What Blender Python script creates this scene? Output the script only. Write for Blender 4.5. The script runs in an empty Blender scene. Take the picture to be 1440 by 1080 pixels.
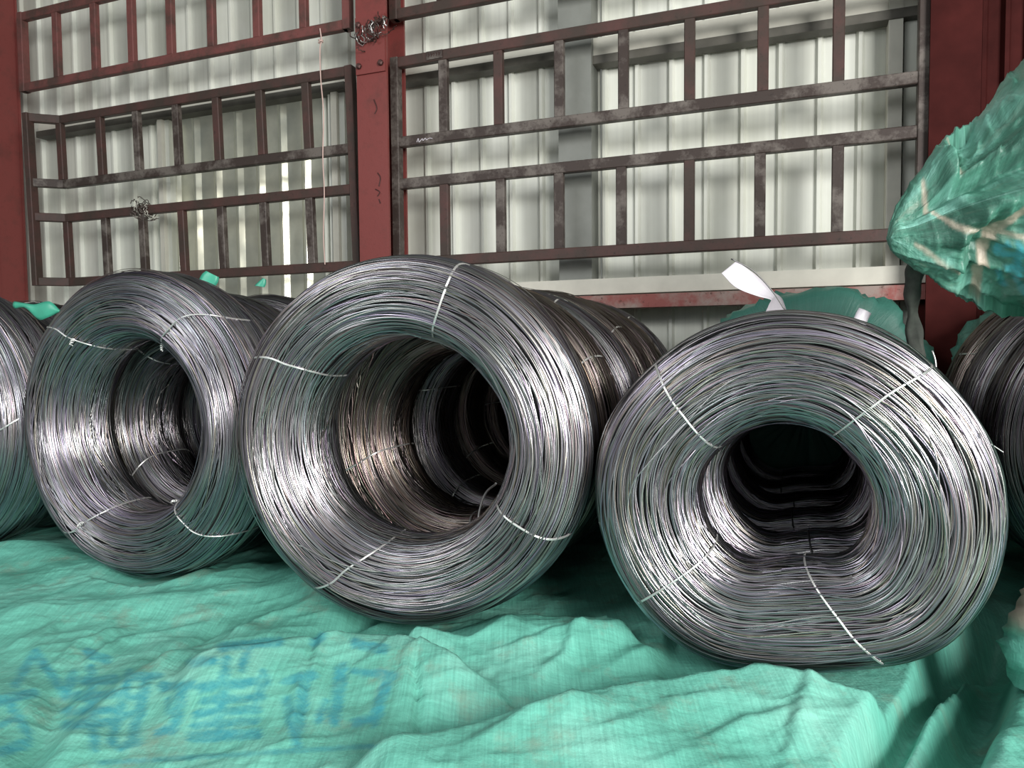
import bpy, math, random
import numpy as np
from mathutils import Matrix, Vector
PI = math.pi
sc = bpy.context.scene
COL = sc.collection
rng = np.random.default_rng(7)
random.seed(7)

# ------------------------------------------------------------------ camera
F, YAW, PITCH, ROLL = 1027.0, 0.3659, 0.04706, -0.00869
c_, s_ = math.cos(YAW), math.sin(YAW)
_r = np.array([c_, s_, 0.]); _f = np.array([-s_, c_, 0.]); _u = np.array([0, 0, 1.])
FW = _f * math.cos(PITCH) - _u * math.sin(PITCH)
_u2 = _u * math.cos(PITCH) + _f * math.sin(PITCH)
RT = _r * math.cos(ROLL) + _u2 * math.sin(ROLL)
UP = _u2 * math.cos(ROLL) - _r * math.sin(ROLL)
cam = bpy.data.cameras.new('camera')
cam.sensor_width = 36; cam.sensor_fit = 'HORIZONTAL'; cam.lens = F / 1440 * 36
cam.clip_start = .05; cam.clip_end = 200
co = bpy.data.objects.new('camera', cam); COL.objects.link(co)
co.matrix_world = Matrix(((RT[0], UP[0], -FW[0], 0), (RT[1], UP[1], -FW[1], 0), (RT[2], UP[2], -FW[2], 0), (0, 0, 0, 1)))
sc.camera = co

def ray(u, v): return FW + RT * (u - 720) / F - UP * (v - 540) / F
def at_y(u, v, Y): d = ray(u, v); return d * (Y / d[1])
def at_z(u, v, Z): d = ray(u, v); return d * (Z / d[2])
def at_d(u, v, D): return ray(u, v) * D
def px(P):
    P = np.asarray(P, float); d = P @ FW
    return 720 + F * (P @ RT) / d, 540 - F * (P @ UP) / d

# ------------------------------------------------------------------ light
sc.view_settings.view_transform = 'Standard'; sc.view_settings.look = 'None'
sc.view_settings.gamma = 1; sc.view_settings.use_curve_mapping = False
sc.view_settings.exposure = 0.0
w = bpy.data.worlds.new('overcast_sky'); sc.world = w; w.use_nodes = True
bg = w.node_tree.nodes['Background']
bg.inputs[0].default_value = (.93, .97, 1, 1); bg.inputs[1].default_value = 0.46

def area(name, loc, target, sx, sy, power, col=(1, 1, 1)):
    l = bpy.data.lights.new(name, 'AREA'); l.shape = 'RECTANGLE'; l.size = sx; l.size_y = sy
    l.energy = power; l.color = col
    o = bpy.data.objects.new(name, l); COL.objects.link(o); o.location = loc
    o.rotation_euler = (Vector(target) - Vector(loc)).to_track_quat('-Z', 'Y').to_euler()
    return o
area('bay_door_daylight', (4.2, -2.6, 1.5), (-.6, 2.6, 0), 2.2, 2.6, 660, (1, .98, .95))
area('left_fill_light', (-2.9, -1.8, 2.2), (-1.9, 1.3, -.7), 2.4, 1.6, 85, (.97, .99, 1))  # added fill lamp, brightens the left side of the tarp and coils

# ------------------------------------------------------------------ mesh helpers
def mesh_np(name, V, Fc, smooth=False):
    """V (n,3), Fc (m,k) array of equal sized faces, or list of faces"""
    me = bpy.data.meshes.new(name)
    if isinstance(Fc, np.ndarray):
        V = np.asarray(V, np.float32); m, k = Fc.shape
        me.vertices.add(len(V)); me.vertices.foreach_set('co', V.ravel())
        me.loops.add(m * k); me.loops.foreach_set('vertex_index', Fc.astype(np.int32).ravel())
        me.polygons.add(m); me.polygons.foreach_set('loop_start', np.arange(0, m * k, k, dtype=np.int32))
        me.polygons.foreach_set('loop_total', np.full(m, k, np.int32))
        me.update(calc_edges=True); me.validate()
    else:
        me.from_pydata([tuple(v) for v in V], [], Fc); me.update()
    if smooth: me.polygons.foreach_set('use_smooth', np.ones(len(me.polygons), bool))
    return me
def link(name, me, mat=None, parent=None, loc=None):
    o = bpy.data.objects.new(name, me); COL.objects.link(o)
    if mat is not None and not me.materials: me.materials.append(mat)
    if parent is not None: o.parent = parent
    if loc is not None: o.location = loc
    return o
def tag(o, label=None, cat=None, group=None, kind=None):
    if label: o['label'] = label
    if cat: o['category'] = cat
    if group: o['group'] = group
    if kind: o['kind'] = kind
    return o
def empty(name, loc=(0, 0, 0)):
    o = bpy.data.objects.new(name, None); COL.objects.link(o); o.location = loc; o.empty_display_size = .1
    return o
def bar_between(A, B, wy, wz, bev=.004, up=(0, 0, 1)):
    """square tube from A to B with small chamfers; wz = size along 'up', wy = the other"""
    A, B = np.array(A, float), np.array(B, float)
    t = B - A; L = np.linalg.norm(t); t /= L
    up = np.array(up, float); n = up - t * (up @ t); n /= np.linalg.norm(n); b = np.cross(t, n)
    hy, hz = wy / 2, wz / 2
    prof = [(-hy + bev, -hz), (hy - bev, -hz), (hy, -hz + bev), (hy, hz - bev), (hy - bev, hz), (-hy + bev, hz), (-hy, hz - bev), (-hy, -hz + bev)]
    V = [P + b * p[0] + n * p[1] for P in (A, B) for p in prof]
    Fc = [(i, (i + 1) % 8, 8 + (i + 1) % 8, 8 + i) for i in range(8)] + [tuple(range(7, -1, -1)), tuple(range(8, 16))]
    return V, Fc
def bar(name, A, B, wy, wz, mat, parent=None, up=(0, 0, 1), bev=.004):
    V, Fc = bar_between(A, B, wy, wz, bev, up)
    return link(name, mesh_np(name, V, Fc), mat, parent)
def box_vf(c, s):
    x, y, z = c; a, b, d = s[0] / 2, s[1] / 2, s[2] / 2
    V = [(x + i * a, y + j * b, z + k * d) for i in (-1, 1) for j in (-1, 1) for k in (-1, 1)]
    return V, [(0, 1, 3, 2), (4, 6, 7, 5), (0, 4, 5, 1), (2, 3, 7, 6), (0, 2, 6, 4), (1, 5, 7, 3)]
def box(name, c, s, mat, parent=None):
    V, Fc = box_vf(c, s); return link(name, mesh_np(name, V, Fc), mat, parent)
def tube_vf(P, r, n=6, closed=False):
    P = np.asarray(P, float); m = len(P)
    T = (np.roll(P, -1, 0) - np.roll(P, 1, 0)) if closed else np.gradient(P, axis=0)
    T /= np.linalg.norm(T, axis=1)[:, None] + 1e-12
    ref = np.array([.31, .23, .92]); N = np.cross(T, ref); N /= np.linalg.norm(N, axis=1)[:, None]
    B = np.cross(T, N); r = np.broadcast_to(r, (m,))
    a = np.arange(n) * 2 * PI / n
    V = P[:, None, :] + r[:, None, None] * (N[:, None, :] * np.cos(a)[None, :, None] + B[:, None, :] * np.sin(a)[None, :, None])
    i = np.arange(m if closed else m - 1)[:, None]; j = np.arange(n)[None, :]; i2 = (i + 1) % m; j2 = (j + 1) % n
    Fc = np.stack([i * n + j, i2 * n + j, i2 * n + j2, i * n + j2], -1).reshape(-1, 4)
    V = V.reshape(-1, 3); Fc = [tuple(map(int, f)) for f in Fc]
    if not closed: Fc += [tuple(range(n - 1, -1, -1)), tuple(range((m - 1) * n, m * n))]
    return V, Fc
def join(parts):
    V, Fc = [], []
    for v, f in parts:
        o = len(V); V += [tuple(p) for p in v]; Fc += [tuple(i + o for i in q) for q in f]
    return V, Fc
def spline(pts, n):
    """Catmull-Rom through pts"""
    P = np.asarray(pts, float); P = np.vstack([2 * P[0] - P[1], P, 2 * P[-1] - P[-2]]); k = len(P) - 3
    t = np.linspace(0, k, n); i = np.minimum(t.astype(int), k - 1); t = (t - i)[:, None]
    a, b, c, d = P[i], P[i + 1], P[i + 2], P[i + 3]
    return .5 * (2 * b + (c - a) * t + (2 * a - 5 * b + 4 * c - d) * t ** 2 + (3 * b - a - 3 * c + d) * t ** 3)
def vnoise(x, y, seed=0):
    """smooth value noise, -1..1"""
    g = np.random.default_rng(seed).uniform(-1, 1, (256, 256))
    x = np.asarray(x, float); y = np.asarray(y, float)
    xi = np.floor(x).astype(int); yi = np.floor(y).astype(int); fx = x - xi; fy = y - yi
    fx = fx ** 3 * (fx * (6 * fx - 15) + 10); fy = fy ** 3 * (fy * (6 * fy - 15) + 10)
    G = lambda a, b: g[a % 256, b % 256]
    return (G(xi, yi) * (1 - fx) + G(xi + 1, yi) * fx) * (1 - fy) + (G(xi, yi + 1) * (1 - fx) + G(xi + 1, yi + 1) * fx) * fy
def seg_dist(x, y, a, b):
    """distance, parameter and signed side of points to the segment a-b"""
    ax, ay = a; bx, by = b; dx, dy = bx - ax, by - ay; L2 = dx * dx + dy * dy + 1e-12
    t = np.clip(((x - ax) * dx + (y - ay) * dy) / L2, 0, 1)
    qx, qy = x - ax - t * dx, y - ay - t * dy
    return np.hypot(qx, qy), t, (dx * qy - dy * qx) / math.sqrt(L2)
def poly_dist(x, y, pts):
    best = np.full(np.shape(x), 1e9); sg = np.zeros(np.shape(x)); along = np.zeros(np.shape(x))
    n = len(pts) - 1
    for k in range(n):
        d, t, s = seg_dist(x, y, pts[k], pts[k + 1])
        m = d < best; best = np.where(m, d, best); sg = np.where(m, s, sg); along = np.where(m, (k + t) / n, along)
    return best, sg, along

# ------------------------------------------------------------------ materials
def new_mat(name):
    m = bpy.data.materials.new(name); m.use_nodes = True
    nt = m.node_tree; return m, nt, nt.nodes['Principled BSDF']
def N(nt, t, **kw):
    n = nt.nodes.new(t)
    for k, v in kw.items():
        if k.startswith('_'): setattr(n, k[1:], v)
        else: n.inputs[k].default_value = v
    return n
def ramp(nt, fac, stops):
    n = nt.nodes.new('ShaderNodeValToRGB'); e = n.color_ramp.elements
    while len(e) < len(stops): e.new(.5)
    for el, (p, c) in zip(e, stops): el.position = p; el.color = (*c, 1) if len(c) == 3 else c
    nt.links.new(fac, n.inputs[0]); return n.outputs[0]
def coords(nt, scale=(1, 1, 1), out='Object', rot=(0, 0, 0)):
    t = nt.nodes.new('ShaderNodeTexCoord'); m = nt.nodes.new('ShaderNodeMapping')
    m.inputs['Scale'].default_value = scale; m.inputs['Rotation'].default_value = rot
    nt.links.new(t.outputs[out], m.inputs[0]); return m.outputs[0]
def noise(nt, vec, scale, detail=4, rough=.6):
    n = N(nt, 'ShaderNodeTexNoise', Scale=scale, Detail=detail, Roughness=rough); nt.links.new(vec, n.inputs['Vector']); return n.outputs['Fac']
def mix(nt, fac, a, b, mode='MIX'):
    n = nt.nodes.new('ShaderNodeMix'); n.data_type = 'RGBA'; n.blend_type = mode
    for s, v in ((0, fac), (6, a), (7, b)):
        if isinstance(v, (int, float)): n.inputs[s].default_value = v
        elif isinstance(v, tuple): n.inputs[s].default_value = (*v, 1)
        else: nt.links.new(v, n.inputs[s])
    return n.outputs[2]
def bump(nt, h, bsdf, strength=.3, dist=.01):
    n = N(nt, 'ShaderNodeBump', Strength=strength, Distance=dist); nt.links.new(h, n.inputs['Height']); nt.links.new(n.outputs[0], bsdf.inputs['Normal'])

def mat_steel(name, rough=.3, dark=1.0, metallic=1.0):
    m, nt, b = new_mat(name)
    at = nt.nodes.new('ShaderNodeAttribute'); at.attribute_name = 'tint'
    oi = nt.nodes.new('ShaderNodeObjectInfo')
    v = coords(nt, (6, 6, 6)); n = noise(nt, v, 1.0, 3)
    patch = ramp(nt, n, [(.3, (.72 * dark,) * 3), (.7, (1.05 * dark,) * 3)])
    nt.links.new(mix(nt, 1.0, at.outputs['Color'], patch, 'MULTIPLY'), b.inputs['Base Color'])
    b.inputs['Metallic'].default_value = metallic; b.inputs['Roughness'].default_value = rough
    return m
def mat_plain(name, col, rough=.5, metallic=0.0, var=.12, scale=8, bumps=0, spec=.5):
    m, nt, b = new_mat(name)
    n = noise(nt, coords(nt), scale)
    lo = tuple(c * (1 - var) for c in col); hi = tuple(min(1, c * (1 + var)) for c in col)
    nt.links.new(ramp(nt, n, [(.3, lo), (.7, hi)]), b.inputs['Base Color'])
    b.inputs['Roughness'].default_value = rough; b.inputs['Metallic'].default_value = metallic
    b.inputs['Specular IOR Level'].default_value = spec
    if bumps: bump(nt, n, b, bumps, .005)
    return m
def mat_rusty(name, paint, rust=(.085, .05, .036), lo=.42, hi=.62, rough=.55, bare=None):
    m, nt, b = new_mat(name)
    v = coords(nt); n = noise(nt, v, 5, 6, .7); n2 = noise(nt, v, 42, 5, .7)
    fac = ramp(nt, n, [(lo, (0, 0, 0)), (hi, (1, 1, 1))])
    base = mix(nt, fac, paint, rust)
    sp = ramp(nt, n2, [(.58, (0, 0, 0)), (.7, (1, 1, 1))])
    base = mix(nt, sp, base, bare or tuple(c * .45 for c in rust))
    nt.links.new(base, b.inputs['Base Color']); b.inputs['Roughness'].default_value = rough; b.inputs['Specular IOR Level'].default_value = .3
    bump(nt, n2, b, .25, .004); return m
def mat_tarp(name, pal=((.115, .40, .31), (.16, .53, .42), (.26, .62, .51)), sc=2.2):
    m, nt, b = new_mat(name)
    t = nt.nodes.new('ShaderNodeTexCoord').outputs['UV']
    def wv(rot, sc):
        mp = nt.nodes.new('ShaderNodeMapping'); mp.inputs['Scale'].default_value = sc; nt.links.new(t, mp.inputs[0]); return mp.outputs[0]
    big = noise(nt, wv(0, (1, 1, 1)), sc, 5, .6)
    streak = noise(nt, wv(0, (160, 7, 1)), 1, 3, .6); streak2 = noise(nt, wv(0, (7, 150, 1)), 1, 3, .6)
    base = ramp(nt, big, [(.34 if sc < 3 else .36, pal[0]), (.5, pal[1]), (.7 if sc < 3 else .64, pal[2])])
    st = ramp(nt, streak, [(.3, (.72, .74, .74)), (.7, (1.12, 1.1, 1.1))])
    base = mix(nt, .8, base, st, 'MULTIPLY')
    st2 = ramp(nt, streak2, [(.3, (.82, .82, .82)), (.7, (1.08, 1.08, 1.08))])
    base = mix(nt, .7, base, st2, 'MULTIPLY')
    dirt = ramp(nt, noise(nt, wv(0, (1, 1, 1)), 6, 6, .7), [(.54, (0, 0, 0)), (.72, (.7, .7, .7))])
    base = mix(nt, dirt, base, (.22, .29, .22))
    at = nt.nodes.new('ShaderNodeAttribute'); at.attribute_name = 'print'
    sx = nt.nodes.new('ShaderNodeSeparateColor'); nt.links.new(at.outputs['Color'], sx.inputs[0])
    wear = ramp(nt, noise(nt, wv(0, (1, 1, 1)), 26, 5, .75), [(.35, (.45, .45, .45)), (.6, (1, 1, 1))])
    f1 = mix(nt, 1.0, sx.outputs[0], wear, 'MULTIPLY')
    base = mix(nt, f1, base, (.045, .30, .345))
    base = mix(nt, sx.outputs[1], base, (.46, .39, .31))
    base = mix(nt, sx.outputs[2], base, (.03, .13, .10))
    nt.links.new(base, b.inputs['Base Color']); b.inputs['Roughness'].default_value = .42
    b.inputs['Specular IOR Level'].default_value = .45
    wr = noise(nt, wv(0, (1, 1, 1)), 14, 6, .65)
    a = nt.nodes.new('ShaderNodeMath'); a.operation = 'MULTIPLY_ADD'; nt.links.new(streak, a.inputs[0]); a.inputs[1].default_value = .12; nt.links.new(wr, a.inputs[2])
    bump(nt, a.outputs[0], b, .55, .012)
    return m
def mat_sheet(name, col, rough=.4, metallic=0., streak=.16):
    m, nt, b = new_mat(name)
    n = noise(nt, coords(nt, (30, 30, .35)), 1, 4, .6); n2 = noise(nt, coords(nt, (2, 2, 1.4)), 1, 4, .6)
    base = ramp(nt, n, [(.3, tuple(c * (1 - streak) for c in col)), (.7, tuple(min(1, c * (1 + streak * .5)) for c in col))])
    d = ramp(nt, n2, [(.35, (.86, .86, .82)), (.65, (1.03, 1.03, 1.03))])
    nt.links.new(mix(nt, 1.0, base, d, 'MULTIPLY'), b.inputs['Base Color'])
    b.inputs['Roughness'].default_value = rough; b.inputs['Metallic'].default_value = metallic
    return m
def mat_galv(name):
    m, nt, b = new_mat(name)
    n = noise(nt, coords(nt, (3, 3, 2)), 1, 1.5, .5); n2 = noise(nt, coords(nt, (3, 3, 3)), 1, 4, .6)
    colr = ramp(nt, n2, [(.3, (.52, .54, .46)), (.7, (.85, .83, .66))])
    nt.links.new(colr, b.inputs['Base Color'])
    b.inputs['Metallic'].default_value = .75; b.inputs['Roughness'].default_value = .26
    bump(nt, n, b, .5, .08)
    tr = nt.nodes.new('ShaderNodeBsdfTranslucent'); nt.links.new(colr, tr.inputs[0])
    mx = nt.nodes.new('ShaderNodeMixShader'); mx.inputs[0].default_value = .3
    nt.links.new(b.outputs[0], mx.inputs[1]); nt.links.new(tr.outputs[0], mx.inputs[2])
    nt.links.new(mx.outputs[0], nt.nodes['Material Output'].inputs[0]); return m

M = dict(
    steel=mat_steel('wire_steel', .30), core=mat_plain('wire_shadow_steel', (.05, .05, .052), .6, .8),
    tie=mat_plain('tie_wire', (.78, .78, .76), .35, .75), tie_dark=mat_plain('dark_tie_wire', (.14, .14, .14), .4, .9),
    rust=mat_rusty('rusty_tube', (.092, .043, .038), (.055, .039, .032), .35, .6, .5, (.035, .024, .02)),
    rust_red=mat_rusty('red_primer_tube', (.185, .066, .06), (.085, .05, .042), .44, .62, .5, (.13, .04, .035)),
    rust_grey=mat_rusty('worn_grey_brown_tube', (.050, .036, .031), (.15, .13, .115), .47, .60, .5, (.03, .022, .02)),
    red=mat_rusty('red_column_paint', (.205, .05, .045), (.12, .042, .036), .5, .75, .45, (.17, .04, .035)),
    maroon=mat_plain('maroon_paint', (.05, .010, .009), .75, 0, .3, 5, 0, .08),
    wall=mat_sheet('cream_wall_sheet', (.76, .78, .71), .40, streak=.1), galv=mat_galv('translucent_corrugated_sheet'),
    cream=mat_plain('cream_steel', (.62, .61, .53), .45, 0, .1, 6), grey=mat_plain('grey_steel_post', (.20, .21, .19), .5, 0, .15, 5),
    dark=mat_plain('purlin_shadow_dark', (.09, .085, .07), .6, 0, .3, 6), tarp=mat_tarp('woven_green_tarp'), tarp_old=mat_tarp('weathered_olive_tarp_highlights', ((.04, .125, .09), (.075, .24, .175), (.21, .48, .40)), 5.),  # olive tarp is aged; its palest patches stand for highlights
    concrete=mat_plain('concrete', (.23, .22, .2), .85, 0, .2, 3, .3), roof=mat_plain('roof_sheet', (.30, .31, .31), .6),
    bolt=mat_plain('bolt_steel', (.10, .05, .045), .45, .5), white=mat_plain('white_plastic', (.66, .63, .68), .4, 0, .04),
    green=mat_plain('green_ribbon', (.05, .34, .23), .38, 0, .15), string=mat_plain('pink_string', (.62, .45, .40), .8),
    strap=mat_plain('dark_strap', (.035, .04, .033), .8, 0, .4, 30), mark=mat_plain('dark_scratch', (.06, .018, .016), .7),
    redrust=mat_rusty('weathered_red_beam', (.30, .10, .09), (.35, .27, .24), .42, .6, .7, (.08, .04, .03)))

# ------------------------------------------------------------------ the setting
GZ = -1.00                      # level of the floor
D = 3.8                         # plane of the rack panels
WY = 4.12                       # plane of the back wall
floor = box('floor', (-1, 1, GZ - .06), (16, 10, .1), M['concrete']); tag(floor, kind='structure')
ceil = box('ceiling', (-1, 1.4, 3.45), (16, 6.6, .06), M['roof']); tag(ceil, kind='structure')
wl = box('wall_left', (-7.6, 1.4, 1.2), (.1, 6.6, 4.5), M['roof']); tag(wl, kind='structure')

def sheet_mesh(name, ribs, pitch, z0, z1, rib_w=.04, rib_h=.024, side=.012):
    prof = []
    for k in range(ribs):
        x = k * pitch
        for q in (.22, .5, .78):                      # tiny stiffening swages between the ribs
            prof += [(x + pitch * q - .006, 0), (x + pitch * q, -.0025), (x + pitch * q + .006, 0)] if False else []
        m0 = x + rib_w
        prof += [(x, 0), (x + side, -rib_h), (x + rib_w - side, -rib_h), (x + rib_w, 0)]
        f = pitch - rib_w
    prof.append((ribs * pitch, 0))
    n = len(prof); V = [(x, y, z) for z in (z0, z1) for x, y in prof]
    return mesh_np(name, V, [(i, i + 1, n + i + 1, n + i) for i in range(n - 1)])
wall = empty('wall_back', (0, WY, 0)); tag(wall, 'cream corrugated metal back wall', kind='structure')
PITCH_W = .187; NR = 5; SW = PITCH_W * NR
sm = sheet_mesh('wall_sheet', NR, PITCH_W, GZ, 3.45); sm.materials.append(M['wall'])
gx0, gx1 = at_y(243, 300, WY)[0], at_y(470, 300, WY)[0]
gz1 = at_y(360, 130, WY)[2]
n_g = int(round((gx1 - gx0) / PITCH_W)); gx1 = gx0 + n_g * PITCH_W
xs_sheet = [gx0 - SW * k for k in range(1, 6)] + [gx1 + SW * k for k in range(7)]
for x in xs_sheet: link('wall_sheet', sm, None, wall, (x, random.uniform(-.004, .004), 0))
# an old opening in the left bay: short painted sheet above, translucent corrugated sheets below
tm = sheet_mesh('wall_sheet', n_g, PITCH_W, gz1 - .03, 3.45); tm.materials.append(M['wall'])
link('wall_sheet', tm, None, wall, (gx0, 0, 0))
for k in range(2):
    n0 = (n_g + 1) // 2 if k == 0 else n_g - (n_g + 1) // 2
    gm = sheet_mesh('translucent_sheet', n0, PITCH_W, GZ, gz1, .078, .024, .032); gm.materials.append(M['galv'])
    o = link('translucent_sheet', gm, None, wall, (gx0 + k * ((n_g + 1) // 2) * PITCH_W, .012 - .004 * k, 0)); o['label'] = 'shiny translucent corrugated sheet'
# frame of that opening
for u0, u1 in ((226, 243), (466, 489)):
    a, b = at_y(u0, 300, WY - .06)[0], at_y(u1, 300, WY - .06)[0]
    o = box('frame_jamb', ((a + b) / 2, -.05, (gz1 + GZ) / 2), (b - a, .05, gz1 - GZ), M['wall'], wall)
    o2 = box('jamb_lip', ((a + b) / 2, -.09, (gz1 + GZ) / 2), ((b - a) * .35, .03, gz1 - GZ), M['cream'], o)
# purlins: cream face, the shadow below added as a dark strip
def purlin(ua, ub, v, Yp, h=.10):
    A, B = at_y(ua, v(ua), Yp), at_y(ub, v(ub), Yp)
    z = (A[2] + B[2]) / 2
    o = box('purlin', ((A[0] + B[0]) / 2, Yp - WY, z), (B[0] - A[0], .07, h), M['cream'], wall)
    box('purlin_shadow', ((A[0] + B[0]) / 2, Yp - WY - .01, z - h / 2 - .024), (B[0] - A[0], .09, .045), M['dark'], o)
    return z
purlin(833, 1296, lambda u: 66 - (u - 833) * .135, WY - .075)
purlin(556, 790, lambda u: 96 - (u - 556) * .115, WY - .075)
zp = purlin(60, 490, lambda u: 182 - (u - 60) * .165, WY - .075, .06)
# grey post and cream post between rack and wall
def wall_post(ua, ub, Yp, mat, dep=.12):
    a, b = at_y(ua, 300, Yp)[0], at_y(ub, 300, Yp)[0]
    return box('wall_post', ((a + b) / 2, Yp - WY + dep / 2, 1.32), (b - a, dep, 4.24), mat, wall)
p1 = wall_post(786, 832, WY - .16, M['grey'], .15); p1['label'] = 'grey steel wall post'
p2 = wall_post(1246, 1266, WY - .12, M['cream']); p3 = wall_post(1268, 1292, WY - .07, M['wall'], .06)
# sill rail along the bottom of the wall
za = at_y(1100, 394, WY - .12)[2]
sl = box('sill_rail', (-.35, -.12, za), (3.1, .12, .085), M['cream'], wall)
rb = box('base_beam', (-.35, -.2, za - .09), (3.1, .1, .07), M['redrust'], wall); rb['label'] = 'weathered red beam'
# dark red corrugated cladding beyond the right column
wr = empty('wall_right', (0, 0, 0)); tag(wr, 'dark red corrugated cladding at right', kind='structure')
rm = sheet_mesh('cladding_sheet', 6, .085, GZ, 3.45, .04, .03); rm.materials.append(M['maroon'])
xr = at_y(1374, 100, D + .02)[0]
for k in range(3): link('cladding_sheet', rm, None, wr, (xr + k * .51, D + .02, 0))

# ------------------------------------------------------------------ H columns
def column(u0, u1, Yf, label, mat, cw=None, joint_v=None):
    a, b = at_y(u0, 300, Yf)[0], at_y(u1, 300, Yf)[0]; wd = b - a; cx = (a + b) / 2; dep = .22
    t = empty('steel_column', (cx, Yf + dep / 2, GZ)); tag(t, label, 'column', 'red steel columns of the rack wall')
    H = 4.22
    box('front_flange', (0, -dep / 2 + .008, H / 2), (wd, .016, H), mat, t)
    box('rear_flange', (0, dep / 2 - .008, H / 2), (wd, .016, H), mat, t)
    box('web', (0, 0, H / 2), (.014, dep - .03, H), mat, t)
    if joint_v:
        zj = at_y((u0 + u1) / 2, joint_v, Yf)[2] - GZ
        pl = box('splice_plate', (0, -dep / 2 - .006, zj + .16), (wd * .96, .012, .32), mat, t)
        for dx in (-.36, .36):
            for dz in (.045, .275):
                V, Fc = [], []
                n = 6; c = (dx * wd, -dep / 2 - .012, zj + dz)
                for yy, rr in ((0, .017), (-.014, .017), (-.02, .010)):
                    V += [(c[0] + rr * math.cos(k * PI / 3), c[1] + yy, c[2] + rr * math.sin(k * PI / 3)) for k in range(n)]
                Fc = [(r * n + k, r * n + (k + 1) % n, (r + 1) * n + (k + 1) % n, (r + 1) * n + k) for r in range(2) for k in range(n)] + [tuple(range(12, 18))]
                link('bolt', mesh_np('bolt', V, Fc), M['bolt'], pl)
    return t, cx, wd
colm, cmx, cmw = column(505, 547, D - .12, 'red steel column between the two rack panels, with bolted splice', M['red'], joint_v=103)
lc, lx, lw = column(-62, -6, D - .12, 'bright red steel column at the left end of the racks', M['red'], joint_v=125)
box('side_plate', (lw / 2 - .012, 0, 2.11), (.01, .19, 4.22), M['red'], lc)
column(1304, 1376, D - .06, 'dark maroon steel column behind the raised green tarp', M['maroon'])
# scratched marks on the middle column
for pts in (((531, 243), (535, 250), (533, 262)), ((528, 266), (534, 270), (531, 276)), ((533, 280), (535, 286)), ((526, 140), (530, 152), (527, 160))):
    P = [at_y(u, v, D - .1215) - np.array([cmx, D - .12 + .11, GZ]) for u, v in pts]
    V, Fc = tube_vf(spline(P, 8), .0035, 5); link('paint_scratch', mesh_np('paint_scratch', V, Fc), M['mark'], colm)

# ------------------------------------------------------------------ rack panels
TZ, TY = .058, .045
ZA, ZB, ZC, ZD, ZU = [D * z for z in (.4373, .3180, .2547, .1348, .5090)]
def panel(name, xs, rails, rows, label, mats, shear=0., kink=None):
    """xs: x of every upright incl. both end posts; rails: z of the rails; rows: pairs of rail index"""
    t = empty(name, (xs[0], D, rails[-1])); tag(t, label, 'rack panel', 'welded tube rack panels on the back wall')
    O = np.array([xs[0], D, rails[-1]]); zr = rails[0]
    def pt(x, z):
        y = 0.
        if kink and x < xs[1]: y = -kink * (xs[1] - x) / (xs[1] - xs[0])
        return np.array([x + shear * (zr - z), D + y, z]) - O
    for k, z in enumerate(rails):
        m = mats[k % len(mats)]
        if kink:
            a, b, c = pt(xs[0], z), pt(xs[1], z), pt(xs[-1], z)
            V, Fc = join([bar_between(a, b, TY, TZ), bar_between(b, c, TY, TZ)])
            link('rail', mesh_np('rail', V, Fc), m, t)
        else: bar('rail', pt(xs[0], z), pt(xs[-1], z), TY, TZ, m, t)
    for x in (xs[0], xs[-1]):
        bar('post', pt(x, rails[-1] - TZ / 2), pt(x, rails[0] + TZ / 2), TY + .012, .05, mats[-1], t, up=(1, 0, 0))
    for r0, r1 in rows:
        for x in xs[1:-1]:
            dx = random.uniform(-.008, .008)
            bar('upright', pt(x + dx, rails[r1] + TZ / 2), pt(x + dx, rails[r0] - TZ / 2), TY - .004, .052, random.choice(mats), t, up=(1, 0, 0))
    return t
x0, cw_ = D * -.5771 + .0, D * .08961
xr_ = [x0 + k * cw_ for k in range(9)]
xr_[0] = at_y(559, 250, D)[0]; xr_[8] = at_y(1297, 200, D)[0]
pr = panel('rack_panel', xr_, (ZA, ZB, ZC, ZD), ((0, 1), (2, 3)), 'brown welded tube rack panel to the right of the middle red column', [M['rust'], M['rust_grey'], M['rust_grey']])
ul = [38, 87, 141, 193, 249, 306, 366, 431, 494]
xl_ = [at_y(u, 190, D)[0] for u in ul]; xl_[0] = at_y(40, 190, D - .13)[0]
pl_ = panel('rack_panel', xl_, (ZA, ZB, ZC, ZD), ((0, 1), (2, 3)), 'brown welded tube rack panel left of the middle red column, its left end bent forward', [M['rust'], M['rust_grey'], M['rust']],   .03, .13)
zt = at_y(60, 18, D)[2]
uu = [33, 81, 134, 187, 241, 300, 362, 428, 490]
xu_ = [at_y(u, 70, D)[0] for u in uu]
panel('rack_panel', xu_, (zt, ZU), ((0, 1),), 'red upper tube rack panel at top left, above the bent one', [M['rust_red']])
panel('rack_panel', xr_, (zt, ZU), ((0, 1),), 'upper tube rack panel at top right, only its bottom rail in view', [M['rust']])
# small marker plate on the right panel
P = at_y(611, 77, D - .027); mp = box('marker_plate', (0, 0, 0), (.10, .006, .045), M['rust_grey']); mp.location = P; mp.parent = pr; mp.location = P - np.array([xr_[0], D, ZD])
for k in range(5):
    q = np.array([-.034 + k * .016, -.005, 0])
    V, Fc = tube_vf([q + (-.003, 0, .010), q + (.004, 0, .002), q + (-.002, 0, -.009)], .0016, 4); link('marker_stroke', mesh_np('marker_stroke', V, Fc), M['mark'], mp)
P = at_y(597, 196, D - .0235) - np.array([xr_[0], D, ZD])
scr = [P + np.array([dx, 0, dz]) for dx, dz in ((-.05, -.01), (-.04, .01), (-.035, -.012), (-.015, .006), (-.01, -.006), (.005, .007), (.012, -.004), (.03, .004), (.05, 0))]
V, Fc = tube_vf(spline(scr, 30), .002, 4); o = link('chalk_scribble', mesh_np('chalk_scribble', V, Fc), M['white'], pr); o['label'] = 'white chalk scribble'

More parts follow.
